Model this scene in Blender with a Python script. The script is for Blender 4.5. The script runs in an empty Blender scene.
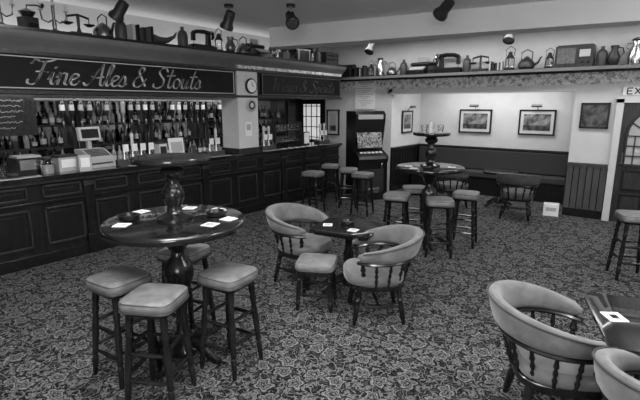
import bpy, math, random
from mathutils import Vector, Matrix, Euler
random.seed(7)
S=bpy.context.scene
try:
    S.view_settings.view_transform='Standard'
except Exception: pass
pi=math.pi
# ---------------------------------------------------------------- materials
def nodes(m):
    m.use_nodes=True; nt=m.node_tree; b=nt.nodes['Principled BSDF']; return nt,b
def g(v): return (v,v,v,1)
def mat(name,v,rough=.5,metal=0,var=0,scale=8,bump=0,stretch=(1,1,1),trans=0,emit=0,coat=0,sheen=0,spec=.5):
    m=bpy.data.materials.new(name); nt,b=nodes(m)
    b.inputs['Base Color'].default_value=g(v); b.inputs['Roughness'].default_value=rough
    b.inputs['Metallic'].default_value=metal; b.inputs['Specular IOR Level'].default_value=spec
    if trans: b.inputs['Transmission Weight'].default_value=trans
    if coat: b.inputs['Coat Weight'].default_value=coat
    if sheen: b.inputs['Sheen Weight'].default_value=sheen
    if emit:
        b.inputs['Emission Color'].default_value=g(1); b.inputs['Emission Strength'].default_value=emit
    if var or bump:
        tc=nt.nodes.new('ShaderNodeTexCoord'); mp=nt.nodes.new('ShaderNodeMapping')
        mp.inputs['Scale'].default_value=stretch
        nt.links.new(tc.outputs['Object'],mp.inputs[0])
        n=nt.nodes.new('ShaderNodeTexNoise'); n.inputs['Scale'].default_value=scale; n.inputs['Detail'].default_value=5
        nt.links.new(mp.outputs[0],n.inputs['Vector'])
        r=nt.nodes.new('ShaderNodeMapRange'); r.inputs[1].default_value=.3; r.inputs[2].default_value=.7
        r.inputs[3].default_value=v*(1-var); r.inputs[4].default_value=v*(1+var)
        nt.links.new(n.outputs[0],r.inputs[0]); nt.links.new(r.outputs[0],b.inputs['Base Color'])
        if bump:
            bp=nt.nodes.new('ShaderNodeBump'); bp.inputs['Strength'].default_value=bump; bp.inputs['Distance'].default_value=.01
            nt.links.new(n.outputs[0],bp.inputs['Height']); nt.links.new(bp.outputs[0],b.inputs['Normal'])
    return m
WOOD=mat('dark_wood',.010,.24,var=.45,scale=6,stretch=(6,6,.8),coat=.2,spec=.4)
WOODT=mat('table_wood',.010,.14,var=.3,scale=5,stretch=(1,8,1),coat=.4)
WOODM=mat('mid_wood',.030,.32,var=.4,scale=6,stretch=(6,6,.8),spec=.35)
WOODP=mat('panel_wood',.011,.3,var=.35,scale=5,stretch=(5,5,.7),spec=.3)
WOODL=mat('pier_wood',.06,.4,var=.3,scale=5,stretch=(5,5,.7))
WALL=mat('wall_paint',.60,.8,var=.05,scale=3,bump=.05)
CEIL=mat('ceiling_paint',.78,.85,var=.03,scale=2)
CORN=mat('cornice_paint',.15,.5,var=.1,scale=5)
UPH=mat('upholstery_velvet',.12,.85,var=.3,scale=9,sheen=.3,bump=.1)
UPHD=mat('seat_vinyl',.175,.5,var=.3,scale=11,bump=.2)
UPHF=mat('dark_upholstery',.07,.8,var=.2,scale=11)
PIPE=mat('piping_trim',.05,.5)
BENCH=mat('bench_upholstery',.03,.8)
BLACK=mat('black_enamel',.008,.3)
DARK=mat('dark_iron',.02,.45)
CHROME=mat('polished_metal',.55,.22,metal=1)
BRASS=mat('worn_brass',.2,.35,metal=1)
GLASS=mat('clear_glass',.9,.05,trans=1)
DGLASS=mat('bottle_glass',.02,.08,coat=.5)
MGLASS=mat('pale_bottle_glass',.3,.1,coat=.5)
WHITE=mat('white_card',.8,.6)
PAPER=mat('grey_card',.42,.6)
MIRROR=mat('mirror_glass',.3,.06,metal=1)
GOLD=mat('sign_gold',.5,.4)
GOLDD=mat('sign_gold_faded',.10,.4)
SIGN=mat('sign_board',.010,.6,var=.2,scale=4,spec=.15)
CREAM=mat('cream_ceramic',.6,.3)
WICK=mat('wicker',.10,.7,var=.4,scale=60)
LIT=mat('lit_panel',.8,.4,emit=.5)

def ng(m):
    nt,b=nodes(m)
    def N(t,**k):
        n=nt.nodes.new(t)
        for a,v in k.items(): setattr(n,a,v)
        return n
    def L(a,c): nt.links.new(a,c)
    def M(op,a,c=None,clamp=False):
        n=N('ShaderNodeMath',operation=op); n.use_clamp=clamp
        for i,x in enumerate((a,c)):
            if x is None: continue
            if isinstance(x,(int,float)): n.inputs[i].default_value=x
            else: L(x,n.inputs[i])
        return n.outputs[0]
    return nt,b,N,L,M
def flower(N,L,M,vec,scale,rad,amp,pet,rnd=.75):
    vs=N('ShaderNodeVectorMath',operation='SCALE'); L(vec,vs.inputs[0]); vs.inputs['Scale'].default_value=scale
    vo=N('ShaderNodeTexVoronoi',voronoi_dimensions='2D'); vo.inputs['Scale'].default_value=1; vo.inputs['Randomness'].default_value=rnd
    L(vs.outputs[0],vo.inputs['Vector'])
    d=N('ShaderNodeVectorMath',operation='SUBTRACT'); L(vs.outputs[0],d.inputs[0]); L(vo.outputs['Position'],d.inputs[1])
    s=N('ShaderNodeSeparateXYZ'); L(d.outputs[0],s.inputs[0])
    sc=N('ShaderNodeSeparateColor'); L(vo.outputs['Color'],sc.inputs[0])
    a=M('ARCTAN2',s.outputs[1],s.outputs[0])
    a=M('ADD',M('MULTIPLY',a,pet),M('MULTIPLY',sc.outputs[0],6.28))
    r=M('ADD',M('MULTIPLY',M('COSINE',a),amp),rad)
    q=M('DIVIDE',vo.outputs['Distance'],r)
    return q,sc.outputs[1]
def carpet():
    m=bpy.data.materials.new('patterned_carpet'); nt,b,N,L,M=ng(m)
    tc=N('ShaderNodeTexCoord'); vec=tc.outputs['Object']
    nz=N('ShaderNodeTexNoise'); nz.inputs['Scale'].default_value=9; nz.inputs['Detail'].default_value=3; L(vec,nz.inputs['Vector'])
    ms=N('ShaderNodeVectorMath',operation='SCALE'); L(nz.outputs['Color'],ms.inputs[0]); ms.inputs['Scale'].default_value=.22
    ad=N('ShaderNodeVectorMath',operation='ADD'); L(vec,ad.inputs[0]); L(ms.outputs[0],ad.inputs[1]); wv=ad.outputs[0]
    ad2=N('ShaderNodeVectorMath',operation='SCALE'); L(ms.outputs[0],ad2.inputs[0]); ad2.inputs['Scale'].default_value=.5
    ad3=N('ShaderNodeVectorMath',operation='ADD'); L(vec,ad3.inputs[0]); L(ad2.outputs[0],ad3.inputs[1]); sv=ad3.outputs[0]
    q1,c1=flower(N,L,M,sv,4.8,.32,.06,5)
    q2,c2=flower(N,L,M,sv,10.5,.33,.13,3)
    def ramp(x,stops):
        r=N('ShaderNodeValToRGB'); r.color_ramp.interpolation='LINEAR'; L(x,r.inputs[0])
        e=r.color_ramp.elements
        while len(e)>1: e.remove(e[-1])
        e[0].position=stops[0][0]; e[0].color=g(stops[0][1])
        for p,v in stops[1:]:
            k=e.new(p); k.color=g(v)
        return r.outputs[0]
    f1=ramp(M('MULTIPLY',q1,.5),[(0,.14),(.08,.12),(.11,.01),(.16,.015),(.21,.14),(.29,.06),(.32,.010),(.36,.19),(.45,.13),(.49,.008),(.56,.008),(.60,0)])
    m1=ramp(M('MULTIPLY',q1,.5),[(0,1),(.53,1),(.57,0)])
    f2=ramp(M('MULTIPLY',q2,.5),[(0,.012),(.08,.012),(.14,.15),(.42,.09),(.48,.01),(.6,.01)])
    m2=ramp(M('MULTIPLY',q2,.5),[(0,1),(.46,1),(.52,0)])
    ve=N('ShaderNodeTexVoronoi',voronoi_dimensions='2D',feature='DISTANCE_TO_EDGE'); ve.inputs['Scale'].default_value=16; L(wv,ve.inputs['Vector'])
    bg=ramp(ve.outputs['Distance'],[(0,.14),(.06,.12),(.10,.010),(.24,.008),(.34,.04),(1,.055)])
    def mix(f,a,c):
        n=N('ShaderNodeMix',data_type='RGBA'); L(f,n.inputs['Factor']); L(a,n.inputs[6]); L(c,n.inputs[7]); return n.outputs[2]
    c=mix(m2,bg,f2); c=mix(m1,c,f1)
    n3=N('ShaderNodeTexNoise'); n3.inputs['Scale'].default_value=110; n3.inputs['Detail'].default_value=3; L(vec,n3.inputs['Vector'])
    mr=N('ShaderNodeMapRange'); mr.inputs[1].default_value=.3; mr.inputs[2].default_value=.7; mr.inputs[3].default_value=.35; mr.inputs[4].default_value=1.6; L(n3.outputs[0],mr.inputs[0])
    vm=N('ShaderNodeVectorMath',operation='SCALE'); L(c,vm.inputs[0]); L(mr.outputs[0],vm.inputs['Scale'])
    L(vm.outputs[0],b.inputs['Base Color']); b.inputs['Roughness'].default_value=.95; b.inputs['Specular IOR Level'].default_value=.05
    return m
CARPET=carpet()
def border_mat():
    m=bpy.data.materials.new('floral_wallpaper_border'); nt,b,N,L,M=ng(m)
    tc=N('ShaderNodeTexCoord'); sp=N('ShaderNodeSeparateXYZ'); L(tc.outputs['Object'],sp.inputs[0])
    cb=N('ShaderNodeCombineXYZ'); L(M('ADD',sp.outputs[0],sp.outputs[1]),cb.inputs[0]); L(sp.outputs[2],cb.inputs[1])
    q,c=flower(N,L,M,cb.outputs[0],8,.3,.1,5,1)
    nz=N('ShaderNodeTexNoise'); nz.inputs['Scale'].default_value=18; nz.inputs['Detail'].default_value=4; L(cb.outputs[0],nz.inputs['Vector'])
    v=M('MULTIPLY',M('LESS_THAN',q,1),.3)
    k=M('MULTIPLY',M('GREATER_THAN',nz.outputs[0],.54),.25)
    o=M('SUBTRACT',M('SUBTRACT',.75,v),k)
    L(o,b.inputs['Base Color']); b.inputs['Roughness'].default_value=.8
    return m
BORDER=border_mat()
def picture_mat(name,sc,lo,hi):
    m=bpy.data.materials.new(name); nt,b,N,L,M=ng(m)
    tc=N('ShaderNodeTexCoord'); nz=N('ShaderNodeTexNoise'); nz.inputs['Scale'].default_value=sc; nz.inputs['Detail'].default_value=6
    L(tc.outputs['Object'],nz.inputs['Vector'])
    r=N('ShaderNodeMapRange'); r.inputs[1].default_value=.38; r.inputs[2].default_value=.62; r.inputs[3].default_value=lo; r.inputs[4].default_value=hi
    L(nz.outputs[0],r.inputs[0]); L(r.outputs[0],b.inputs['Base Color']); b.inputs['Roughness'].default_value=.3
    return m
PIC=picture_mat('engraving_print',9,.05,.32)
PICD=picture_mat('dark_print',9,.02,.12)
CHALK=picture_mat('chalk_writing',28,.008,.03)
REEL=picture_mat('fruit_machine_artwork',22,.02,.4)
# ---------------------------------------------------------------- mesh builder
class MB:
    def __init__(s): s.v=[];s.f=[];s.mi=[];s.sm=[];s.mats=[]
    def mm(s,m):
        if m not in s.mats: s.mats.append(m)
        return s.mats.index(m)
    def add(s,vs,fs,m,smooth=False,M=None):
        o=len(s.v); k=s.mm(m)
        for p in vs:
            p=Vector(p)
            if M is not None: p=M@p
            s.v.append(tuple(p))
        for f in fs: s.f.append(tuple(i+o for i in f)); s.mi.append(k); s.sm.append(smooth)
        return s
    def box(s,c,d,m,rot=None,M=None,top=1.0):
        x,y,z=[a/2 for a in d]; t=top
        vs=[Vector(p) for p in ((-x,-y,-z),(x,-y,-z),(x,y,-z),(-x,y,-z),(-x*t,-y*t,z),(x*t,-y*t,z),(x*t,y*t,z),(-x*t,y*t,z))]
        T=Matrix.Translation(c)
        if rot: T=T@Euler(rot).to_matrix().to_4x4()
        if M is not None: T=M@T
        return s.add(vs,[(3,2,1,0),(4,5,6,7),(0,1,5,4),(1,2,6,5),(2,3,7,6),(3,0,4,7)],m,False,T)
    def lathe(s,prof,m,c=(0,0,0),seg=24,M=None,sx=1,sy=1):
        vs=[];fs=[];n=len(prof)
        for r,z in prof:
            for i in range(seg):
                a=2*pi*i/seg; vs.append((r*math.cos(a)*sx+c[0],r*math.sin(a)*sy+c[1],z+c[2]))
        for j in range(n-1):
            for i in range(seg):
                k=(i+1)%seg; fs.append((j*seg+i,j*seg+k,(j+1)*seg+k,(j+1)*seg+i))
        fs.append(tuple(range(seg-1,-1,-1))); fs.append(tuple((n-1)*seg+i for i in range(seg)))
        return s.add(vs,fs,m,True,M)
    def rod(s,p0,p1,prof,m,seg=10):
        p0=Vector(p0);p1=Vector(p1);d=p1-p0;L=d.length
        q=Vector((0,0,1)).rotation_difference(d.normalized()).to_matrix().to_4x4()
        if not isinstance(prof,(list,tuple)): prof=[(0,prof),(1,prof)]
        return s.lathe([(r,t*L) for t,r in prof],m,seg=seg,M=Matrix.Translation(p0)@q)
    def tube(s,pts,rad,m,seg=8,fx=1,fy=1,up=(0,0,1)):
        pts=[Vector(p) for p in pts];n=len(pts)
        if not isinstance(rad,(list,tuple)): rad=[rad]*n
        vs=[];fs=[]
        for i,p in enumerate(pts):
            t=(pts[min(i+1,n-1)]-pts[max(i-1,0)]).normalized()
            u=Vector(up)
            if abs(t.dot(u))>.95: u=Vector((1,0,0)) if abs(t.x)<.9 else Vector((0,1,0))
            a=t.cross(u).normalized(); b=a.cross(t)
            for k in range(seg):
                an=2*pi*k/seg; vs.append(p+a*math.cos(an)*rad[i]*fx+b*math.sin(an)*rad[i]*fy)
        for i in range(n-1):
            for k in range(seg):
                l=(k+1)%seg; fs.append((i*seg+k,i*seg+l,(i+1)*seg+l,(i+1)*seg+k))
        fs.append(tuple(range(seg-1,-1,-1))); fs.append(tuple((n-1)*seg+i for i in range(seg)))
        return s.add(vs,fs,m,True)
    def cushion(s,c,sx,sy,rings,m,e=5,seg=40):
        vs=[];fs=[];n=len(rings)
        for k,z in rings:
            for i in range(seg):
                a=2*pi*i/seg; ca,sa=math.cos(a),math.sin(a)
                r=(abs(ca)**e+abs(sa)**e)**(-1/e)
                vs.append((c[0]+sx/2*k*r*ca,c[1]+sy/2*k*r*sa,c[2]+z))
        for j in range(n-1):
            for i in range(seg):
                k=(i+1)%seg; fs.append((j*seg+i,j*seg+k,(j+1)*seg+k,(j+1)*seg+i))
        fs.append(tuple(range(seg-1,-1,-1))); fs.append(tuple((n-1)*seg+i for i in range(seg)))
        return s.add(vs,fs,m,True)
    def prism(s,poly,y0,y1,m,M=None):
        n=len(poly); vs=[(x,y0,z) for x,z in poly]+[(x,y1,z) for x,z in poly]
        fs=[tuple(range(n)),tuple(range(2*n-1,n-1,-1))]
        for i in range(n):
            k=(i+1)%n; fs.append((i,i+n,k+n,k))
        return s.add(vs,fs,m,False,M)
    def mesh(s,name):
        me=bpy.data.meshes.new(name); me.from_pydata(s.v,[],s.f)
        for m in s.mats: me.materials.append(m)
        for i,p in enumerate(me.polygons):
            p.material_index=s.mi[i]; p.use_smooth=s.sm[i]
        me.update()
        import bmesh
        bm=bmesh.new(); bm.from_mesh(me); bmesh.ops.recalc_face_normals(bm,faces=bm.faces); bm.to_mesh(me); bm.free()
        try: me.set_sharp_from_angle(angle=math.radians(42))
        except Exception: pass
        return me
    def obj(s,name,loc=(0,0,0),rz=0,bev=0,sc=1):
        return inst(s.mesh(name),name,loc,rz,bev,sc)
def inst(me,name,loc,rz=0,bev=0,sc=1):
    o=bpy.data.objects.new(name,me); S.collection.objects.link(o)
    o.location=loc; o.rotation_euler=(0,0,rz); o.scale=(sc,sc,sc)
    if bev:
        b=o.modifiers.new('edge_bevel','BEVEL'); b.width=bev; b.segments=2; b.limit_method='ANGLE'; b.angle_limit=math.radians(50)
    return o
def slab(name,x0,x1,y0,y1,z0,z1,m,bev=0):
    return MB().box(((x0+x1)/2,(y0+y1)/2,(z0+z1)/2),(x1-x0,y1-y0,z1-z0),m).obj(name,bev=bev)
# ---------------------------------------------------------------- room shell
slab('floor',-7.6,4.6,-3.1,10.4,-.1,0,CARPET)
slab('ceiling',-7.6,4.6,-3.1,9.0,3.2,3.3,CEIL)
slab('ceiling_alcove',-4.9,-1.4,9.0,10.3,2.45,2.55,CEIL)
slab('wall_left',-7.6,-7.5,-3.1,8.8,0,3.2,WOODP)
slab('wall_right',4.5,4.6,-3.1,8.8,0,3.2,WALL)
slab('wall_front',-7.5,4.5,-3.1,-3.0,0,3.2,WALL)
slab('wall_bar_end',-7.5,-5.0,8.8,8.95,0,3.2,WALL)
slab('wall_alcove_left',-5.0,-4.9,8.8,10.2,0,2.5,WALL)
slab('wall_header',-5.0,-1.4,8.8,8.95,2.13,3.2,WALL)
slab('wall_far',-5.0,-1.3,10.2,10.3,0,2.5,WALL)
slab('wall_alcove_right',-1.4,-1.3,8.96,10.2,0,2.5,WALL)
slab('wall_back_right',-1.4,4.5,8.8,8.95,0,3.2,WALL)
slab('trim_border_back',-5.55,4.5,8.785,8.8,2.24,2.44,BORDER)
slab('trim_border_bar',-6.45,-5.6,8.785,8.8,2.24,2.44,BORDER)
b=MB(); b.box((-1.0,8.62,2.49),(11,.36,.035),WOODM); b.box((-1.0,8.45,2.475),(11,.025,.05),CORN); b.box((-1.0,8.78,2.45),(11,.03,.04),WOODM)
b.obj('trim_shelf_back')
slab('trim_header_bead',-4.95,-1.4,8.775,8.8,2.13,2.17,CREAM)
b=MB(); a=math.atan2(.95,5.6)
b.box((-1.95,6.72,3.05),(7.7,.35,.3),CEIL,rot=(0,0,a)); b.box((-1.95,6.72,2.895),(7.7,.39,.03),CEIL,rot=(0,0,a))
b.obj('ceiling_beam')
def wains(x0,x1,y,z1,mat_=WOODP,n=None,rail=WOODM):
    b=MB(); w=x1-x0
    b.box(((x0+x1)/2,y-.015,z1/2),(w,.03,z1),mat_)
    b.box(((x0+x1)/2,y-.03,z1),(w,.06,.035),rail); b.box(((x0+x1)/2,y-.03,.07),(w,.04,.14),WOOD)
    k=n or max(1,int(w/.12))
    for i in range(k+1): b.box((x0+w*i/k,y-.034,z1/2+.05),(.012,.012,z1-.2),WOOD)
    return b
wains(-4.9,-1.42,10.2,.97,WOODP).obj('trim_wainscot_far')
wains(-1.4,-.80,8.8,.92,WOODL,6,WOODL).obj('trim_wainscot_pier')
wains(.35,4.4,8.8,.92,WOODM).obj('trim_wainscot_right')
wains(-.7,.7,0,.97,WOODP).obj('trim_wainscot_alcove',(-4.9,9.5,0),pi/2)
# ---------------------------------------------------------------- bar
Y0,Y1=-2.9,8.2
b=MB()
b.box((-6.12,(Y0+Y1)/2,.52),(.5,Y1-Y0,1.04),WOODP)
b.box((-6.12,(Y0+Y1)/2,.07),(.56,Y1-Y0,.14),WOOD)
b.box((-6.12,(Y0+Y1)/2,1.055),(.66,Y1-Y0+.04,.05),WOODT)
b.box((-5.85,(Y0+Y1)/2,1.01),(.06,Y1-Y0,.04),WOODM)
b.box((-5.86,(Y0+Y1)/2,.76),(.03,Y1-Y0,.03),WOOD)
def panel(b,x,y0,y1,z0,z1):
    t=.022
    for yy in (y0,y1): b.box((x,yy,(z0+z1)/2),(.03,t,z1-z0+t),WOODM)
    for zz in (z0,z1): b.box((x,(y0+y1)/2,zz),(.03,y1-y0+t,t),WOODM)
    b.box((x-.008,(y0+y1)/2,(z0+z1)/2),(.02,y1-y0-.09,z1-z0-.09),WOODP)
n=18; st=(Y1-Y0)/n
for i in range(n):
    y=Y0+i*st
    panel(b,-5.865,y+.09,y+st-.09,.24,.68); panel(b,-5.865,y+.09,y+st-.09,.82,.95)
    if i%3==0:
        b.box((-5.855,y,.52),(.05,.11,1.0),WOOD); b.box((-5.84,y,.93),(.05,.14,.05),WOODM); b.box((-5.84,y,.14),(.06,.15,.26),WOOD)
b.obj('bar_counter',bev=.003)
b=MB()
b.box((-5.95,(Y0+Y1)/2,2.26),(.2,Y1-Y0,.48),WOODP)
b.box((-5.83,(Y0+Y1)/2,2.045),(.05,Y1-Y0,.04),WOODM)
b.box((-5.83,(Y0+Y1)/2,2.475),(.06,Y1-Y0,.04),WOODM)
pr=[(-6.5,2.49),(-5.83,2.49),(-5.81,2.53),(-5.78,2.57),(-5.72,2.62),(-5.69,2.66),(-5.69,2.70),(-6.5,2.70)]
b.prism(pr,Y0,Y1,CORN)
b.box((-6.09,(Y0+Y1)/2,2.715),(.84,Y1-Y0,.03),WOOD)
b.box((-6.75,(Y0+Y1)/2,2.1),(1.45,Y1-Y0,.04),WOODM)
b.obj('bar_canopy')
slab('wall_above_bar',-6.6,-6.52,Y0,8.8,2.13,3.2,WALL)
b=MB()
b.box((-5.835,2.4,2.26),(.03,5.5,.34),SIGN)
for z in (2.09,2.43): b.box((-5.825,2.4,z),(.035,5.5,.012),PAPER)
for y in (-.35,5.14): b.box((-5.825,y,2.26),(.035,.012,.35),PAPER)
b.obj('bar_sign_board')
b=MB()
b.box((-5.835,6.97,2.26),(.03,2.36,.34),SIGN)
for z in (2.09,2.43): b.box((-5.825,6.97,z),(.035,2.36,.012),GOLDD)
for y in (5.8,8.14): b.box((-5.825,y,2.26),(.035,.012,.35),GOLDD)
b.obj('bar_sign_board')
slab('trim_border_canopy',-5.84,-5.795,5.2,8.18,2.50,2.57,BORDER)
GL={
'F':([[(.0,.82),(.1,1.0),(.3,.93),(.55,.95),(.8,1.06)],[(.45,.95),(.4,.6),(.34,.2),(.2,-.02),(.02,.03),(.0,.18)],[(.2,.5),(.4,.53),(.62,.5)]],.68),
'i':([[(0,.2),(.12,.5),(.1,.15),(.18,0),(.3,.15)],[(.16,.68),(.18,.74)]],.28),
'n':([[(0,.3),(.08,.5),(.1,.3),(.08,0)],[(.09,.25),(.2,.47),(.32,.48),(.34,.3),(.32,.08),(.4,0),(.5,.15)]],.48),
'e':([[(0,.2),(.15,.25),(.3,.38),(.22,.5),(.08,.42),(.05,.2),(.14,0),(.3,.05),(.38,.18)]],.37),
'A':([[(-.08,.12),(.03,0),(.2,.2),(.4,.7),(.55,1.0)],[(.55,1.0),(.56,.5),(.58,.1),(.66,0),(.75,.1)],[(.18,.42),(.4,.36),(.68,.42)]],.74),
'l':([[(0,.15),(.15,.5),(.25,.9),(.17,1.0),(.1,.8),(.08,.3),(.14,0),(.28,.12)]],.26),
's':([[(0,.15),(.15,.5),(.25,.3),(.22,.05),(.1,0),(.02,.08)],[(.22,.03),(.34,.14)]],.34),
'&':([[(.62,.05),(.4,.4),(.2,.75),(.3,.98),(.42,.85),(.3,.6),(.08,.35),(.08,.08),(.28,0),(.5,.2),(.58,.42)]],.72),
'S':([[(.62,.82),(.5,1.0),(.3,.98),(.2,.8),(.32,.6),(.5,.4),(.48,.12),(.25,-.02),(.05,.05),(.02,.2)]],.66),
't':([[(.2,.95),(.13,.4),(.13,.08),(.22,0),(.34,.13)],[(-.04,.62),(.18,.64),(.38,.66)]],.36),
'o':([[(.2,.52),(.06,.4),(.03,.2),(.1,.02),(.22,0),(.33,.14),(.34,.36),(.2,.52)]],.42),
'u':([[(0,.3),(.08,.5),(.07,.15),(.14,0),(.26,.08),(.34,.5)],[(.34,.5),(.32,.12),(.38,0),(.48,.12)]],.47),
'W':([[(0,.85),(.1,1),(.18,.9),(.2,.4),(.25,0),(.4,.4),(.5,.9)],[(.5,.9),(.5,.4),(.56,0),(.72,.5),(.85,1.0)]],.85),
'p':([[(0,.3),(.1,.5),(.08,0),(.03,-.4)],[(.09,.35),(.2,.5),(.32,.4),(.3,.12),(.18,0),(.1,.08)]],.4),
'r':([[(0,.25),(.1,.55),(.15,.47),(.28,.5)],[(.22,.5),(.2,.15),(.26,0),(.36,.12)]],.34),
' ':([],.26)}
def cr(pts,k=6):
    P=[Vector((p[0],p[1])) for p in pts]; P=[P[0]*2-P[1]]+P+[P[-1]*2-P[-2]]; out=[]
    for i in range(1,len(P)-2):
        for j in range(k):
            t=j/k; a,b_,c,d=P[i-1:i+3]
            out.append(.5*((2*b_)+(c-a)*t+(2*a-5*b_+4*c-d)*t*t+(3*b_-a-3*c+d)*t**3))
    out.append(P[-2]); return out
def script(name,txt,y0,y1,zb,h,x,m=None):
    w=sum(GL[c][1] for c in txt); sc=(y1-y0)/w; b=MB(); cx=0
    for ch in txt:
        st,ad=GL[ch]
        for s_ in st:
            pts=cr(s_)
            for nib in ((.046,.012),(-.014,.024)):
                vs=[];fs=[]
                for p in pts:
                    X=cx+p.x+.3*(p.y-.4); Z=p.y
                    for sg in (-1,1): vs.append((x,y0+(X+sg*nib[0])*sc,zb+(Z+sg*nib[1])*h))
                for i in range(len(pts)-1): fs.append((2*i,2*i+1,2*i+3,2*i+2))
                b.add(vs,fs,m or GOLD)
        cx+=ad
    return b.obj(name)
script('bar_sign_lettering','Fine Ales & Stouts',2.12,4.5,2.14,.27,-5.817)
script('bar_sign_lettering','Wines & Spirits',6.05,7.95,2.15,.22,-5.817,GOLDD)
b=MB(); b.box((-6.02,5.44,1.79),(.42,.46,1.40),WALL); b.box((-6.02,5.44,1.13),(.46,.5,.09),WOODM)
b.obj('bar_pillar',bev=.004)
RX=Matrix.Rotation(pi/2,4,'Y')
b=MB(); b.lathe([(.125,0),(.13,.02),(.12,.035),(.1,.035)],BLACK,seg=32,M=RX); b.lathe([(.105,.03),(.104,.037)],WHITE,seg=32,M=RX)
b.box((.042,.0,.03),(.004,.008,.07),BLACK); b.box((.042,.022,0),(.004,.05,.01),BLACK)
b.obj('wall_clock',(-5.80,5.5,2.22))
b=MB(); b.lathe([(.105,0),(.11,.012),(.10,.02)],PAPER,seg=32,M=RX); b.lathe([(.075,.02),(.073,.024)],DARK,seg=32,M=RX); b.lathe([(.04,.024),(.038,.028)],CREAM,seg=32,M=RX)
b.obj('round_brewery_plaque',(-5.80,5.5,1.90))
b=MB(); b.box((0,0,0),(.01,.16,.24),WHITE); b.box((.006,0,.03),(.004,.1,.1),PAPER); b.obj('notice_card',(-5.80,5.42,1.5))
# back bar
b=MB()
b.box((-7.22,2.6,.47),(.5,11,.94),WOODP); b.box((-7.2,2.6,.955),(.56,11,.03),WOODT)
b.box((-7.47,2.6,1.55),(.03,11,1.1),MIRROR)
for z in (1.28,1.6): b.box((-7.36,2.6,z),(.22,11,.025),WOODM)
for i in range(10):
    y=-2.8+i*1.2; b.box((-7.35,y,1.53),(.26,.16,1.02),WOODM)
    b.rod((-7.2,y,.97),(-7.2,y,2.04),[(0,.03),(.1,.035),(.15,.02),(.5,.03),(.85,.02),(.9,.035),(1,.03)],WOOD)
b.box((-7.3,2.6,2.03),(.36,11,.06),WOODM)
b.obj('back_bar_cabinet')
def bottle(b,c,h=.3,r=.038,m=DGLASS,flip=False,lab=True):
    x,y,z=c
    pr=[(r*.9,0),(r,.01),(r,h*.55),(r*.85,h*.65),(r*.35,h*.76),(r*.32,h*.97),(r*.4,h)]
    if flip: pr=[(rr,h-zz) for rr,zz in reversed(pr)]
    b.lathe(pr,m,c=c,seg=10)
    if lab: b.lathe([(r*1.03,0),(r*1.03,h*.28)],random.choice([WHITE,PAPER,CREAM,PAPER]),c=(x,y,z+(h*.15 if not flip else h*.55)),seg=10)
b=MB()
for zi,z in enumerate((.972,1.294,1.614)):
    y=-1
    while y<8:
        if .12<((y+2.8)%1.2)<1.08:
            bottle(b,(-7.33+random.uniform(-.03,.03),y,z),random.uniform(.18,.30),random.uniform(.03,.045),random.choice([DGLASS,DGLASS,DGLASS,MGLASS]),False,random.random()<.6)
        y+=random.choice([.09,.1,.12,.2])
b.obj('spirit_bottles')
b=MB()
b.box((-6.95,4,1.98),(.03,4.6,.03),CHROME)
for i in range(26):
    y=2.9+i*.13
    if i%7==6: continue
    bottle(b,(-6.95,y,1.66),.3,.036,random.choice([DGLASS,MGLASS,DGLASS,DGLASS]),True,random.random()<.7); b.rod((-6.95,y,1.56),(-6.95,y,1.67),[(0,.008),(.3,.022),(1,.022)],CHROME)
b.obj('optic_bottles')
def pint(b,c,h=.15,r=.042):
    b.lathe([(r*.72,0),(r*.75,.01),(r,h*.75),(r*.97,h),(r*.9,h),(r*.9,h*.75),(r*.65,.02)],GLASS,c=c,seg=12)
b=MB()
for i in range(26): pint(b,(-7.0+random.uniform(-.03,.03),2.3+i*.2,.972),.14)
b.obj('pint_glasses')
b=MB()
for i in range(8): pint(b,(.11*(i%2),(i//2)*.11,0),.14)
b.obj('pint_glasses',(-6.1,1.45,1.081))
b=MB()
for z in (.12,.40):
    b.box((0,0,z-.01),(.22,1.0,.012),WOODM)
    for i in range(16): pint(b,(.05-.1*(i%2),-.42+(i//2)*.12,z),.14)
for y in (-.49,.49): b.box((0,y,.3),(.22,.02,.6),WOODM)
b.obj('glass_rack',(-6.32,6.95,1.08),0,sc=.8)
b=MB(); b.box((0,0,0),(.03,.62,.55),WOODM); b.box((.017,0,0),(.006,.54,.47),CHALK)
for i in range(6):
    L_=random.uniform(.25,.42); k=26
    pts=[(.022,-.22+L_*j/k,.18-.07*i+random.uniform(-.016,.016)) for j in range(k+1)]
    b.tube(pts,.0035,PAPER,5,up=(1,0,0))
b.obj('chalkboard_menu',(-6.85,2.2,1.78))
def pump(n=3):
    b=MB(); L=.13*n+.1
    b.box((0,0,.04),(.16,L,.08),BRASS)
    for i in range(n):
        y=(i-(n-1)/2)*.13
        b.rod((0,y,.08),(0,y,.2),[(0,.03),(.3,.025),(1,.02)],CHROME)
        b.rod((0,y,.2),(.0,y,.44),[(0,.012),(.1,.018),(.35,.025),(.6,.02),(.8,.026),(.95,.022),(1,.008)],random.choice([CREAM,BLACK,BLACK]))
        b.tube([(0,y,.16),(.07,y,.17),(.11,y,.14),(.11,y,.09)],.009,CHROME)
        b.box((.05,y,.24),(.01,.08,.1),WHITE)
    return b
for n_,y_ in ((4,3.45),(2,6.05),(2,7.75),(2,4.8)): pump(n_).obj('beer_pump',(-6.0,y_,1.081))
def till():
    b=MB()
    b.box((0,0,.06),(.36,.38,.12),PAPER); b.prism([(-.17,.12),(.17,.12),(.16,.15),(-.02,.24),(-.17,.24)],-.17,.17,PAPER)
    for i in range(5):
        for j in range(7): b.box((.14-.035*i,-.12+.04*j,.163+.0165*i),(.025,.028,.012),DARK,rot=(0,.44,0))
    b.box((-.1,0,.33),(.05,.05,.2),PAPER); b.box((-.08,0,.44),(.06,.3,.18),CREAM,rot=(0,-.15,0)); b.box((-.046,0,.445),(.006,.24,.12),BLACK,rot=(0,-.15,0))
    b.box((.183,0,.06),(.006,.3,.02),DARK)
    return b
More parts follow.
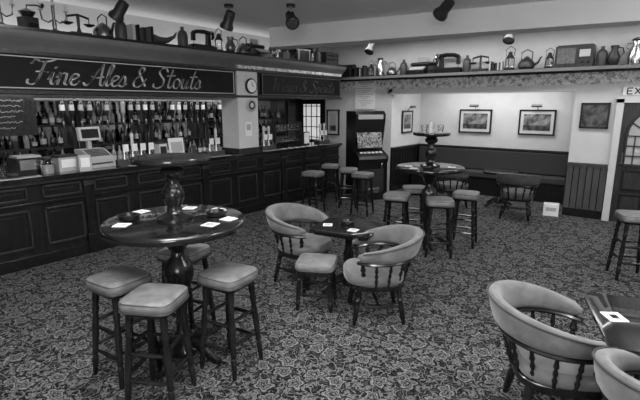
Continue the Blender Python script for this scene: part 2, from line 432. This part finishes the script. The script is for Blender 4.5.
till().obj('cash_register',(-6.17,2.92,1.081),.1,bev=.004)
b=MB(); b.box((0,0,.09),(.2,.24,.18),PAPER); b.box((.103,0,.1),(.005,.18,.1),WHITE); b.box((0,0,.19),(.22,.26,.02),DARK); b.obj('crisp_box',(-6.1,2.5,1.081),.1)
b=MB(); b.box((0,0,.01),(.16,.28,.02),DARK); b.box((-.02,0,.17),(.02,.26,.32),WHITE,rot=(0,-.12,0)); b.box((-.005,0,.17),(.006,.2,.2),PAPER,rot=(0,-.12,0)); b.obj('menu_stand',(-5.98,4.1,1.081))
b=MB(); b.lathe([(.06,0),(.07,.01),(.07,.14),(.05,.17),(.055,.18),(.055,.2),(.02,.21)],GLASS,seg=16); b.lathe([(.05,.01),(.06,.1)],CREAM,seg=16); b.lathe([(.058,.18),(.058,.2),(.02,.215)],DARK,seg=16)
b.obj('pickle_jar',(-5.95,2.24,1.081))
b=MB(); b.lathe([(.05,0),(.055,.03),(.055,.16),(.06,.18),(.05,.19)],CHROME,seg=16); b.tube([(.055,0,.15),(.1,0,.14),(.1,0,.06),(.055,0,.04)],.008,CHROME); b.obj('ice_bucket',(-6.0,4.4,1.081))
for y in (1.9,3.45,4.8,6.05,7.75): 
    b=MB(); b.box((0,0,.004),(.12,.42,.008),PAPER); b.box((0,0,.0095),(.08,.36,.003),DARK); b.obj('bar_towel',(-5.85,y,1.081))
for i in range(6):
    b=MB(); b.box((0,0,.003),(.09,.09,.006),WHITE); b.obj('beer_mat',(-5.88,6.4+i*.19,1.081),random.uniform(-.4,.4))
for y in (3.45,4.77):
    b=MB()
    for i in range(5): bottle(b,(random.uniform(-.03,.03),(i-2)*.09,0),random.uniform(.2,.28),.033,random.choice([DGLASS,MGLASS]))
    b.obj('counter_bottles',(-6.33,y,1.081))
b=MB(); b.box((0,0,.1),(.3,.3,.2),BLACK); b.box((.155,0,.12),(.01,.24,.12),CHROME); b.box((0,0,.21),(.26,.26,.02),PAPER); b.obj('coffee_machine',(-6.2,2.1,1.081))
b=MB(); b.box((0,0,.14),(.06,.2,.28),WOODM); b.box((.035,0,.15),(.01,.15,.22),WHITE); b.obj('price_list_board',(-6.05,7.25,1.081))
b=MB(); b.box((0,0,.1),(.12,.14,.2),PAPER); b.box((.062,0,.11),(.006,.1,.12),WHITE); b.obj('charity_box',(-5.9,2.66,1.081),-.3)
b=MB(); b.box((0,0,.13),(.14,.13,.26),CREAM); b.box((.072,0,.15),(.006,.1,.14),DARK); b.box((0,0,.27),(.16,.15,.02),DARK); b.obj('lager_font',(-6.05,3.86,1.081))
# bar-end wall
b=MB(); b.box((0,-.02,1.02),(.78,.04,2.04),WOODP); b.box((0,-.042,1.5),(.52,.01,.85),LIT)
for i in range(3): b.box((-.17+.17*i,-.05,1.5),(.02,.02,.87),WOODM)
for i in range(4): b.box((0,-.05,1.13+.25*i),(.54,.02,.02),WOODM)
b.box((0,-.045,.5),(.5,.02,.7),WOODM); b.obj('door_2',(-7.10,8.798,0))
def framed(name,w,h,loc,rz,pm,fm=BLACK,lamp=False,mount=True):
    b=MB(); t=.03
    b.box((0,-.004,0),(w,.014,h),fm)
    for sx in (-1,1): b.box((sx*(w/2-t/2),-.018,0),(t,.02,h),fm)
    for sz in (-1,1): b.box((0,-.018,sz*(h/2-t/2)),(w,.02,t),fm)
    if mount:
        b.box((0,-.012,0),(w-2*t,.004,h-2*t),CREAM)
        b.box((0,-.0155,0),(w-2*t-.12,.004,h-2*t-.12),pm)
        b.box((0,-.018,-(h-2*t-.12)*.32),(w-2*t-.12,.003,(h-2*t-.12)*.3),PICD)
    else: b.box((0,-.012,0),(w-2*t,.004,h-2*t),pm)
    if lamp:
        b.tube([(0,0,h/2-.02),(0,-.06,h/2+.06),(0,-.13,h/2+.08)],.008,BRASS); b.rod((-.1,-.14,h/2+.08),(.1,-.14,h/2+.08),[(0,.015),(.02,.028),(.98,.028),(1,.015)],BRASS)
    return b.obj(name,loc,rz)
framed('framed_notice',.36,.6,(-6.46,8.787,1.5),0,PAPER)
framed('framed_print',.72,.52,(-3.55,10.187,1.55),0,PIC,lamp=True)
framed('framed_print',.70,.52,(-2.27,10.187,1.55),0,PIC,lamp=True)
framed('framed_print',.5,.5,(-4.887,9.5,1.53),pi/2,PIC,lamp=True)
framed('dark_picture',.42,.42,(-1.08,8.787,1.73),0,PICD,mount=False)
b=MB(); b.box((0,0,0),(.52,.01,.66),WHITE)
for i in range(12): b.box((random.uniform(-.03,.03),-.007,.26-.045*i),(.4-.12*(i%3),.003,.014 if i else .05),PAPER)
b.obj('notice_poster',(-5.57,8.77,2.14))
# exit door
b=MB()
for x in (-.5,.5): b.box((x,-.04,1.0),(.1,.08,2.0),CREAM)
b.box((0,-.04,1.99),(1.1,.08,.1),CREAM)
b.box((0,-.02,.97),(.9,.04,1.94),WOODM)
arc=[(.36*math.cos(t*pi/16),1.42+.42*math.sin(t*pi/16)) for t in range(17)]
poly=[(-.36,.95),(.36,.95)]+arc
b.prism(poly,-.048,-.04,PAPER)
out=[(.36,.95)]+arc+[(-.36,.95),(.36,.95)]
for i in range(len(out)-1): b.rod((out[i][0],-.055,out[i][1]),(out[i+1][0],-.055,out[i+1][1]),.022,WOODM,6)
for x in (-.24,-.12,0,.12,.24): b.box((x,-.055,1.2 if abs(x)>.2 else 1.2),(.018,.02,.46),WOODM)
for z in (1.1,1.26,1.42): b.box((0,-.055,z),(.70,.02,.018),WOODM)
for k in range(1,6):
    t=k*pi/6; b.rod((0,-.055,1.42),(.36*math.cos(t),-.055,1.42+.42*math.sin(t)),.011,WOODM,6)
for x in (-.2,.2):
    for z,h in ((.3,.36),(.70,.34)): b.box((x,-.045,z),(.32,.02,h),WOODP); b.box((x,-.055,z),(.24,.02,h-.08),WOODM)
b.rod((-.38,-.09,1.0),(-.38,-.09,1.15),.012,BRASS); b.lathe([(.0,0),(.025,.01),(.03,.03),(.01,.05)],BRASS,c=(-.38,-.09,.95),seg=12)
b.obj('door_1',(-.24,8.799,0))
b=MB(); b.box((0,0,0),(.5,.04,.13),WHITE); 
def seg(b,pts,w=.018):
    for i in range(len(pts)-1): b.rod((pts[i][0],-.022,pts[i][1]),(pts[i+1][0],-.022,pts[i+1][1]),w/2,BLACK,6)
for ch,x in (('E',-.17),('X',-.06),('I',.05),('T',.16)):
    if ch=='E': seg(b,[(x+.05,.045),(x-.02,.045),(x-.02,-.045),(x+.05,-.045)]); seg(b,[(x-.02,0),(x+.04,0)])
    if ch=='X': seg(b,[(x-.03,.045),(x+.04,-.045)]); seg(b,[(x+.04,.045),(x-.03,-.045)])
    if ch=='I': seg(b,[(x,.045),(x,-.045)])
    if ch=='T': seg(b,[(x-.04,.045),(x+.04,.045)]); seg(b,[(x,.045),(x,-.045)])
b.obj('exit_sign',(-.48,8.775,2.12))
# ---------------------------------------------------------------- furniture
LEG=[(0,.013),(.03,.017),(.12,.019),(.2,.022),(.24,.015),(.26,.023),(.3,.02),(.55,.024),(.72,.018),(.76,.026),(.8,.018),(.86,.024),(1,.024)]
def bar_stool(h=.75,w=.335):
    b=MB(); zt=h-.08; k=.11; q=.155
    for sx in (-1,1):
        for sy in (-1,1): b.rod((sx*q,sy*q,0),(sx*k,sy*k,zt),LEG,WOOD,12)
    def at(z): return q+(k-q)*z/zt
    SP=[(0,.009),(.3,.013),(.5,.016),(.7,.013),(1,.009)]
    for z,ax in ((.2,0),(.24,1),(.42,1),(.38,0)):
        r=at(z)
        for sg in (-1,1):
            if ax==0: b.rod((-r,sg*r,z),(r,sg*r,z),SP,WOOD,8)
            else: b.rod((sg*r,-r,z),(sg*r,r,z),SP,WOOD,8)
    b.cushion((0,0,0),w-.03,w-.03,[(.97,zt-.03),(1,zt-.02),(1,zt+.01)],WOOD,6)
    b.cushion((0,0,0),w,w,[(.95,zt),(1.0,zt+.010),(1.02,zt+.035),(1.01,zt+.055),(.96,zt+.068),(.8,zt+.076),(.5,zt+.08),(.15,zt+.082)],UPHD,6)
    b.cushion((0,0,0),w+.01,w+.01,[(1,zt-.002),(1.015,zt+.004),(1.0,zt+.012)],PIPE,6)
    b.cushion((0,0,0),w,w,[(1.0,zt+.052),(1.022,zt+.056),(1.0,zt+.061)],PIPE,6)
    return b.mesh('bar_stool')
STOOL=bar_stool()
BST=[(-2.40,2.0,.15),(-2.46,1.45,.5),(-2.93,1.47,.1),(-3.09,2.12,.3),
 (-2.84,5.32,.3),(-2.24,5.34,.5),(-2.14,5.98,.2),(-2.88,5.93,.6),(-4.22,6.62,.2),(-4.75,6.95,.5),(-.22,5.92,.4),(.35,5.5,.1),(-5.0,6.2,.2),(-5.35,7.2,.4)]
for x,y,r in BST: inst(STOOL,'bar_stool',(x,y,0),r)
def tub_chair(UP=UPH):
    b=MB()
    def pt(a,r,z): return (r*math.cos(a)*1.0,r*math.sin(a)*1.02,z)
    zs=.37
    b.cushion((.01,0,0),.50,.50,[(1,zs-.05),(1.02,zs-.04),(1.02,zs-.005),(1,zs)],WOOD,3)
    b.cushion((.03,0,0),.52,.51,[(.97,zs),(1.02,zs+.02),(1.03,zs+.07),(.97,zs+.095),(.75,zs+.108),(.3,zs+.112)],UP,3)
    for sx in (-1,1):
        for sy in (-1,1):
            b.rod((sx*.22,sy*.225,0),(sx*.17,sy*.175,zs-.04),[(0,.014),(.06,.02),(.12,.016),(.16,.024),(.5,.024),(.62,.02),(.66,.03),(.72,.02),(.8,.026),(1,.026)],WOOD,12)
    for sy in (-1,1): b.rod((-.2,sy*.2,.16),(.2,sy*.2,.16),[(0,.01),(.5,.016),(1,.01)],WOOD,8)
    b.rod((0,-.2,.16),(0,.2,.16),[(0,.01),(.5,.016),(1,.01)],WOOD,8)
    N_=44; A0=math.radians(48)
    def ang(t): return A0+(2*pi-2*A0)*t
    def lift(t): return (math.sin(pi*t))**1.3
    pts=[]
    for i in range(N_+1):
        t=i/N_; a=ang(t); l=lift(t); R=.285+.035*l
        pts.append(pt(a,R,.575+.02*l))
    b.tube(pts,.022,WOOD,8,fx=1.2,fy=.8)
    vs=[];fs=[];K=14
    for i in range(N_+1):
        t=i/N_; a=ang(t); l=lift(t); R=.285+.035*l; H=.075+.125*l; th=.034+.006*l
        e=min(1,min(t,1-t)*16+.35)
        for k in range(K):
            u=2*pi*k/K; cu,su=math.cos(u),math.sin(u)
            dx=math.copysign(abs(cu)**.7,cu)*th*e; dz=math.copysign(abs(su)**.6,su)*H/2*e
            z=.59+.02*l+H/2+dz
            r=R+dx+ (z-.59)*.28*l
            vs.append(pt(a,r,z))
    for i in range(N_):
        for k in range(K):
            l=(k+1)%K; fs.append((i*K+k,i*K+l,(i+1)*K+l,(i+1)*K+k))
    fs.append(tuple(range(K-1,-1,-1))); fs.append(tuple(N_*K+k for k in range(K)))
    b.add(vs,fs,UP,True)
    pts=[]
    for i in range(2,N_-1):
        t=i/N_; a=ang(t); l=lift(t); R=.285+.035*l; H=.075+.125*l; z=.59+.02*l+H*.93
        pts.append(pt(a,R+(.034+.006*l)*.93+(z-.59)*.28*l,z))
    b.tube(pts,.006,PIPE,6)
    for i in range(11):
        t=(i+.35)/10.7; a=ang(t); l=lift(t); big=i in (0,10)
        prof=[(0,.010),(.2,.012),(.3,.017),(.38,.009),(.5,.016),(.62,.009),(.7,.017),(.8,.012),(1,.010)]
        if big: prof=[(p,r*1.5) for p,r in prof]
        b.rod(pt(a,.245,zs-.02),pt(a,.285+.03*l,.58+.015*l),prof,WOOD,8)
    return b.mesh('tub_chair')
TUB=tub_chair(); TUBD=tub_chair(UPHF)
def tub(x,y,ang,me=None): inst(me or TUB,'tub_chair',(x,y,0),math.radians(ang))
tub(-3.06,3.61,5); tub(-1.99,3.38,220)
tub(-.39,2.80,25); tub(.20,2.40,75)
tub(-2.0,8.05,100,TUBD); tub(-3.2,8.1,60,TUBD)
def low_table(w=.66,d=.66):
    b=MB()
    b.cushion((0,0,0),w,d,[(.98,.67),(1,.675),(1.0,.695),(.985,.70)],WOODT,14,56)
    b.cushion((0,0,0),w-.06,d-.06,[(1,.64),(1,.67)],WOOD,14,56)
    b.lathe([(.06,.06),(.065,.1),(.04,.14),(.035,.25),(.05,.33),(.055,.4),(.035,.48),(.04,.58),(.07,.62),(.09,.64)],WOOD,seg=20)
    for k in range(4):
        a=k*pi/2+pi/4; c,s=math.cos(a),math.sin(a)
        b.tube([(c*.02,s*.02,.13),(c*.12,s*.12,.12),(c*.22,s*.22,.06),(c*.3,s*.3,.022)],[.035,.03,.026,.022],WOOD,8)
    return b.mesh('pub_table')
inst(low_table(.64,.6),'pub_table',(-2.5,3.68,0),math.radians(12))
inst(low_table(.75,.75),'pub_table',(.12,3.02,0),math.radians(18))
inst(low_table(.6,.6),'pub_table',(-2.5,8.75,0),.2)
inst(low_table(.6,.6),'pub_table',(-4.0,9.0,0),.1)
def low_stool():
    b=MB(); zt=.40
    for sx in (-1,1):
        for sy in (-1,1): b.rod((sx*.16,sy*.16,0),(sx*.135,sy*.135,zt),LEG,WOOD,12)
    b.cushion((0,0,0),.35,.35,[(1,zt-.05),(1,zt)],WOOD,8)
    b.cushion((0,0,0),.37,.37,[(.97,zt-.005),(1.01,zt+.01),(1.02,zt+.04),(.97,zt+.06),(.7,zt+.075),(.2,zt+.08)],UPHD,7)
    for sg in (-1,1): b.rod((-.15,sg*.15,.16),(.15,sg*.15,.16),.01,WOOD,8)
    b.rod((0,-.15,.16),(0,.15,.16),.01,WOOD,8)
    return b.mesh('upholstered_stool')
inst(low_stool(),'upholstered_stool',(-2.54,3.2,0),.5)
def poseur(R=.50,R2=.265,H=1.10,H2=1.55):
    b=MB()
    b.lathe([(.09,.04),(.095,.08),(.06,.11),(.05,.16),(.075,.2),(.045,.24),(.042,.4),(.055,.52),(.095,.62),(.11,.70),(.095,.77),(.05,.82),(.045,.86),(.075,.9),(.09,.95),(.16,1.0),(.2,H-.05)],WOOD,seg=28)
    b.lathe([(R*.94,H-.06),(R*.985,H-.055),(R,H-.035),(R,H-.02),(R*.985,H-.005),(R*.96,H),(.01,H)],WOODT,seg=64)
    b.lathe([(.13,H),(.13,H+.02),(.08,H+.035),(.055,H+.06),(.05,H+.1),(.075,H+.15),(.08,H+.19),(.06,H+.23),(.04,H+.26),(.045,H+.3),(.08,H+.33),(.085,H+.36),(.06,H+.38),(.12,H2-.04)],WOOD,seg=28)
    b.lathe([(R2*.9,H2-.045),(R2,H2-.035),(R2*1.02,H2-.015),(R2,H2),(.01,H2)],WOODT,seg=48)
    for k in range(4):
        a=k*pi/2+.35; c,s=math.cos(a),math.sin(a)
        b.tube([(c*.03,s*.03,.13),(c*.12,s*.12,.14),(c*.2,s*.2,.08),(c*.27,s*.27,.03),(c*.31,s*.31,.03)],[.04,.04,.034,.03,.024],WOOD,8,fx=.8)
    return b.mesh('poseur_table')
inst(poseur(),'poseur_table',(-2.75,1.83,0),0); inst(poseur(.45,.24),'poseur_table',(-2.53,5.64,0),.3)
def ashtray():
    b=MB(); b.lathe([(.05,0),(.07,.005),(.075,.035),(.065,.036),(.055,.012),(.005,.01)],BLACK,seg=24)
    for k in range(4):
        a=k*pi/2; b.rod((math.cos(a)*.055,math.sin(a)*.055,.036),(math.cos(a)*.08,math.sin(a)*.08,.036),.006,BLACK,6)
    return b.mesh('ashtray')
AT=ashtray()
T=1.1005
for x,y,z in ((-3.0,1.62,T),(-2.60,2.08,T),(-2.55,3.72,.7005),(-2.4,5.3,T)): inst(AT,'ashtray',(x,y,z),random.random())
def mats(pts,z):
    for x,y,r in pts:
        b=MB(); b.box((0,0,.0025),(.095,.095,.004),WHITE); b.box((0,0,.0048),(.055,.055,.001),PAPER)
        b.obj('beer_mat',(x,y,z),r)
mats([(-3.14,1.80,.2),(-2.88,1.5,.6),(-2.42,1.88,.3),(-2.44,2.06,.1),(-2.95,2.1,.5),(-2.74,2.2,.2)],T)
mats([(-2.36,3.55,.2),(-2.68,3.56,.6)],.7005)
mats([(-2.25,5.7,.2),(-2.75,5.45,.6),(-2.6,5.3,.1)],T)
b=MB(); b.box((0,0,.003),(.10,.12,.005),WHITE); b.box((0,0,.0062),(.04,.05,.001),BLACK); b.obj('table_number_card',(-.14,2.94,.7005),.6)
b=MB(); b.lathe([(.04,0),(.045,.02),(.03,.06),(.035,.1),(.02,.13)],CREAM,seg=16); b.obj('salt_pot',(-2.53,5.6,1.5505))
b=MB()
for i in range(3): pint(b,(math.cos(i*2.1)*.12,math.sin(i*2.1)*.12,0),.1)
b.obj('pint_glasses',(-2.53,5.64,1.5505))
# fruit machine
b=MB()
side=[(-.30,0),(.28,0),(.28,1.78),(-.10,1.78),(-.16,1.72),(-.16,1.62),(-.05,1.02),(-.30,.90),(-.32,.84),(-.27,.74)]
RZ=Matrix.Rotation(pi/2,4,'Z')
b.prism(side,-.32,.32,BLACK,M=RZ)
for sx in (-1,1): b.prism([(p[0]*1.02-.01 if p[0]<0 else p[0],p[1]*1.003) for p in side],sx*.32-.015,sx*.32+.015,WOODP,M=RZ)
b.box((0,-.112,1.33),(.56,.012,.56),REEL,rot=(-.18,0,0)); b.box((0,-.123,1.2),(.4,.012,.13),CREAM,rot=(-.18,0,0))
for i in range(3): b.box((-.12+.12*i,-.131,1.2),(.1,.012,.11),REEL,rot=(-.18,0,0))
b.box((0,-.168,1.67),(.56,.012,.09),PAPER)
for i in range(6): b.box((-.22+.088*i,-.2,.962),(.06,.05,.02),CREAM,rot=(.45,0,0))
b.box((0,-.29,.4),(.5,.012,.46),DARK); b.box((0,-.30,.2),(.3,.03,.1),CHROME); b.box((.2,-.306,.7),(.04,.02,.1),CHROME)
b.obj('fruit_machine',(-4.96,7.9,0),1.05,bev=.004)
b=MB(); b.box((-3.15,9.9,.2),(3.3,.46,.4),WOODP); b.box((-3.15,9.88,.44),(3.3,.5,.1),BENCH); b.box((-3.15,10.08,.72),(3.3,.1,.42),BENCH)
for i in range(9): b.box((-4.7+i*.39,9.88,.46),(.01,.5,.08),BLACK)
b.obj('banquette_seat',bev=.02)
b=MB(); b.box((0,0,.13),(.3,.22,.26),WHITE); b.box((0,-.112,.15),(.2,.006,.08),PAPER); b.box((0,0,.265),(.31,.08,.008),PAPER); b.obj('cardboard_box',(-1.55,8.6,0),.2,sc=.8)
def spot(loc,rz,tilt):
    b=MB(); b.lathe([(.05,-.03),(.05,0)],BLACK); b.rod((0,0,-.03),(0,0,-.12),.01,CHROME)
    M=Matrix.Translation((0,0,-.14))@Matrix.Rotation(tilt,4,'Y')
    b.lathe([(.02,.08),(.05,.07),(.055,.02),(.055,-.05),(.075,-.09),(.075,-.12),(.068,-.12),(.05,-.06)],DARK,M=M); b.lathe([(.06,-.105),(.02,-.1)],CHROME,M=M)
    return b.obj('ceiling_spotlight',loc,rz,sc=1.2)
spot((-4.2,4.75,3.2),2.5,.9); spot((-4.85,4.25,3.2),0,.5); spot((-2.3,5.35,3.2),-.5,1.0); spot((-5.4,3.05,3.2),.4,.7); spot((-2.3,7.95,3.2),1.6,.6); spot((-4.9,7.9,3.2),1.6,.6)
# ---------------------------------------------------------------- antiques
def jug(m=CREAM,h=.26):
    b=MB(); b.lathe([(.05,0),(.06,.01),(.085,h*.3),(.08,h*.5),(.045,h*.78),(.06,h),(.052,h),(.038,h*.78)],m); b.tube([(.05,0,h*.9),(.11,0,h*.85),(.13,0,h*.6),(.08,0,h*.4)],.01,m); return b
def kettle(m=BRASS):
    b=MB(); b.lathe([(.09,0),(.12,.03),(.12,.09),(.08,.15),(.04,.17),(.04,.18),(.01,.2)],m); b.tube([(.1,0,.06),(.17,0,.1),(.2,0,.17),(.22,0,.18)],[.022,.018,.012,.01],m); b.tube([(-.08,0,.15),(-.08,0,.26),(0,0,.3),(.08,0,.26),(.08,0,.15)],.008,DARK); return b
def lantern():
    b=MB(); b.lathe([(.08,0),(.085,.02),(.06,.04)],DARK); b.lathe([(.05,.04),(.065,.1),(.045,.18)],GLASS); b.lathe([(.07,.18),(.06,.2),(.03,.25),(.035,.27),(.01,.29)],DARK)
    for k in range(4): a=k*pi/2; b.rod((math.cos(a)*.07,math.sin(a)*.07,.03),(math.cos(a)*.065,math.sin(a)*.065,.19),.006,DARK,6)
    b.tube([(-.06,0,.22),(-.07,0,.32),(0,0,.37),(.07,0,.32),(.06,0,.22)],.006,DARK); return b
def candelabra():
    b=MB(); b.lathe([(.09,0),(.08,.02),(.02,.05),(.025,.1),(.015,.16),(.02,.3)],BRASS)
    for sg in (-1,1): b.tube([(0,0,.16),(sg*.06,0,.12),(sg*.12,0,.15),(sg*.13,0,.24)],.009,BRASS)
    for x,z in ((-.13,.24),(0,.3),(.13,.24)): b.lathe([(.01,0),(.03,.015),(.03,.02),(.014,.025),(.014,.1)],CREAM,c=(x,0,z),seg=12)
    return b
def coffee_grinder():
    b=MB(); b.box((0,0,.07),(.15,.15,.14),WOODM); b.lathe([(.05,.14),(.085,.19),(.09,.2),(.03,.23)],BRASS); b.tube([(0,0,.22),(0,0,.27),(.06,.08,.28),(.08,.14,.26)],.009,DARK); b.lathe([(.008,.26),(.02,.29),(.008,.31)],BLACK,c=(.08,.14,0),seg=12); b.box((.078,0,.05),(.008,.1,.05),WOOD); return b
def sewing():
    b=MB(); b.box((0,0,.03),(.2,.44,.06),WOOD); b.box((0,0,.07),(.14,.38,.02),BLACK); b.box((0,.13,.16),(.07,.07,.18),BLACK,top=.8)
    b.tube([(0,.16,.26),(0,.05,.28),(0,-.08,.27),(0,-.15,.24)],[.04,.032,.03,.035],BLACK); b.box((0,-.15,.19),(.05,.05,.12),BLACK); b.rod((0,-.15,.14),(0,-.15,.08),.006,CHROME)
    b.rod((0,.19,.24),(0,.21,.24),[(0,.07),(1,.07)],CHROME,20); return b
def radio():
    b=MB(); b.box((0,0,.15),(.5,.2,.3),WOODM); b.box((-.1,-.103,.16),(.24,.008,.22),WICK); b.box((.14,-.103,.19),(.14,.008,.1),PAPER)
    for x in (.1,.18): b.rod((x,-.1,.08),(x,-.13,.08),.02,DARK,12)
    b.box((0,0,.305),(.46,.17,.02),WOODM); return b
def churn():
    b=MB(); b.lathe([(.1,0),(.105,.02),(.1,.22),(.06,.3),(.06,.36),(.085,.38),(.07,.4),(.02,.42)],CHROME); b.tube([(.1,0,.25),(.14,0,.27),(.12,0,.33),(.06,0,.34)],.008,CHROME); b.tube([(-.1,0,.25),(-.14,0,.27),(-.12,0,.33),(-.06,0,.34)],.008,CHROME); return b
def basket():
    b=MB(); b.lathe([(.12,0),(.17,.14),(.18,.15),(.165,.15),(.11,.02)],WICK); b.tube([(-.17,0,.14),(-.13,0,.27),(0,0,.33),(.13,0,.27),(.17,0,.14)],.01,WICK); return b
def crate():
    b=MB()
    for z in (.05,.13,.21):
        for sy in (-1,1): b.box((0,sy*.12,z),(.42,.012,.06),WOODM)
        for sx in (-1,1): b.box((sx*.21,0,z),(.012,.24,.06),WOODM)
    b.box((0,0,.01),(.42,.24,.015),WOODM); 
    for sx in (-1,1):
        for sy in (-1,1): b.box((sx*.2,sy*.11,.12),(.025,.025,.24),WOOD)
    return b
def horn():
    b=MB(); b.tube([(0,-.2,.085),(0,-.1,.07),(0,.02,.085),(0,.13,.14),(0,.18,.21)],[.06,.05,.038,.022,.008],PIPE,12); b.box((0,-.08,.012),(.08,.2,.024),WOOD); return b
def trunk():
    b=MB(); b.box((0,0,.1),(.42,.22,.2),WOOD); b.lathe([(.108,-.21),(.108,.21)],WOOD,M=Matrix.Translation((0,0,.2))@Matrix.Rotation(pi/2,4,'Y'),seg=20)
    for x in (-.16,.16): b.box((x,-.113,.1),(.03,.01,.2),BRASS)
    return b
def stoneware():
    b=MB(); b.lathe([(.07,0),(.075,.01),(.075,.18),(.06,.23),(.025,.26),(.025,.29),(.03,.3)],PIPE); return b
def scales():
    b=MB(); b.box((0,0,.02),(.24,.16,.04),DARK); b.rod((0,0,.04),(0,0,.24),[(0,.03),(.3,.015),(1,.02)],DARK); b.tube([(-.13,0,.22),(0,0,.25),(.13,0,.22)],.014,DARK)
    for sx in (-1,1): b.rod((sx*.13,0,.14),(sx*.13,0,.22),.006,DARK,6); b.lathe([(.02,.12),(.06,.14),(.07,.15),(.05,.14)],BRASS,c=(sx*.13,0,0))
    return b
def typewriter():
    b=MB(); b.prism([(-.17,0),(.17,0),(.17,.12),(.02,.15),(-.17,.06)],-.16,.16,BLACK,M=RZ)
    b.rod((-.22,.1,.19),(.22,.1,.19),[(0,.02),(.04,.02),(.05,.032),(.95,.032),(.96,.02),(1,.02)],DARK,14)
    for i in range(3):
        for j in range(8): b.rod((-.12+.034*j,-.13+.04*i,.075+.018*i),(-.12+.034*j,-.13+.04*i,.095+.018*i),.012,CREAM,8)
    b.box((0,.13,.25),(.2,.004,.12),PAPER); return b
def flatiron():
    b=MB(); b.prism([(-.12,0),(.1,0),(.1,.05),(-.05,.05)],-.05,.05,DARK); b.tube([(-.04,0,.05),(-.04,0,.12),(.02,0,.14),(.08,0,.12),(.08,0,.05)],.014,DARK); return b
def books():
    b=MB(); x=-.16
    for i in range(8):
        w=random.uniform(.03,.05); h=random.uniform(.17,.24); b.box((x+w/2,0,h/2),(w-.003,.15,h),random.choice([WOOD,PIPE,PAPER,WOODM,BLACK])); x+=w
    return b
Z=2.731
for nm,fn,y,rz in (('wicker_basket',basket,1.45,0),('candelabra',candelabra,1.95,1.57),('coffee_grinder',coffee_grinder,2.22,.3),('candelabra',candelabra,2.5,1.2),('weighing_scales',scales,2.78,1.57),('copper_kettle',kettle,3.08,.2),('stoneware_jar',stoneware,3.32,0),('book_row',books,3.60,1.57),
   ('drinking_horn',horn,4.0,.0),('stoneware_jar',stoneware,4.28,0),('sewing_machine',sewing,4.62,0),('oil_lantern',lantern,4.96,0),('milk_jug',lambda:jug(BRASS),5.2,1),('copper_kettle',kettle,5.48,0),('typewriter',typewriter,5.86,1.57),('water_jug',lambda:jug(BRASS,.3),6.2,.5),('coffee_grinder',coffee_grinder,6.5,1.4),('wooden_chest',trunk,6.95,1.57),('oil_lantern',lantern,7.3,0),('stoneware_jar',stoneware,7.5,0),('wooden_crate',crate,7.85,1.57)):
    fn().obj(nm,(-5.93,y,Z),rz)
Z=2.5085
for nm,fn,x,rz,sc in (('wooden_chest',trunk,-5.95,0,.9),('book_row',books,-5.57,0,1),('oil_lantern',lantern,-5.33,0,.9),('milk_churn',churn,-5.1,.5,.9),('copper_kettle',kettle,-4.82,0,.9),('stoneware_jar',stoneware,-4.55,0,1),('typewriter',typewriter,-4.2,0,1.1),('coffee_grinder',coffee_grinder,-3.90,-1.57,1),('sewing_machine',sewing,-3.58,1.57,1.2),
   ('stoneware_jar',stoneware,-3.23,0,1),('weighing_scales',scales,-2.98,0,1.1),('book_row',books,-2.69,0,.7),('oil_lantern',lantern,-2.46,0,1.1),('copper_kettle',lambda:kettle(DARK),-2.18,0,1.1),('oil_lantern',lantern,-1.82,0,.9),('valve_radio',radio,-1.44,0,1.1),('stoneware_jar',stoneware,-1.06,0,1),('water_jug',lambda:jug(DARK,.3),-.90,0,1),('milk_churn',churn,-.62,0,.95),('wooden_crate',crate,-.2,0,1)):
    fn().obj(nm,(x,8.612,Z),rz,sc=sc)
# ---------------------------------------------------------------- lights
def area(name,loc,rot,sx,sy,p):
    l=bpy.data.lights.new(name,'AREA'); l.shape='RECTANGLE'; l.size=sx; l.size_y=sy; l.energy=p
    o=bpy.data.objects.new(name,l); o.location=loc; o.rotation_euler=rot; S.collection.objects.link(o)
area('ceiling_light',(-1.5,.5,3.15),(0,0,0),.8,.8,72)
area('ceiling_light',(-3.4,2.4,3.15),(0,0,0),.6,.6,62)
area('ceiling_light',(.8,3.6,3.15),(0,0,0),.6,.6,66)
area('window_light',(1.6,-2.6,2.0),(math.radians(85),0,math.radians(25)),2.2,1.4,130)
area('added_uplight',(-.9,1.1,2.55),(pi,0,0),.8,.8,130)  # unseen upward fill added mid-room to brighten the ceiling, no fixture
area('added_uplight',(1.6,4.5,2.55),(pi,0,0),.8,.8,100)  # second added upward fill for the ceiling, also without a fixture
area('added_canopy_fill',(-6.40,3.5,2.76),(pi,0,0),.1,8,9)  # fill added on the canopy top to lighten wall and ceiling behind ornaments
area('alcove_light',(-3.1,9.5,2.43),(0,0,0),2.4,.6,32)
area('ceiling_light',(-3.2,7.75,3.18),(0,0,0),4.5,.4,64)
area('back_bar_light',(-6.7,3.5,2.07),(0,math.radians(15),0),.2,7,26)
area('ceiling_light',(.8,7.6,3.18),(0,0,0),2,.6,42)
w=bpy.data.worlds.new('world'); S.world=w; w.use_nodes=True; w.node_tree.nodes['Background'].inputs[0].default_value=g(.5); w.node_tree.nodes['Background'].inputs[1].default_value=.3
c=bpy.data.cameras.new('camera'); c.lens=25.3; c.sensor_width=36; c.clip_start=.05
o=bpy.data.objects.new('camera',c); S.collection.objects.link(o); o.location=(0,0,1.9); o.rotation_euler=(math.radians(78.1),0,math.radians(38)); S.camera=o
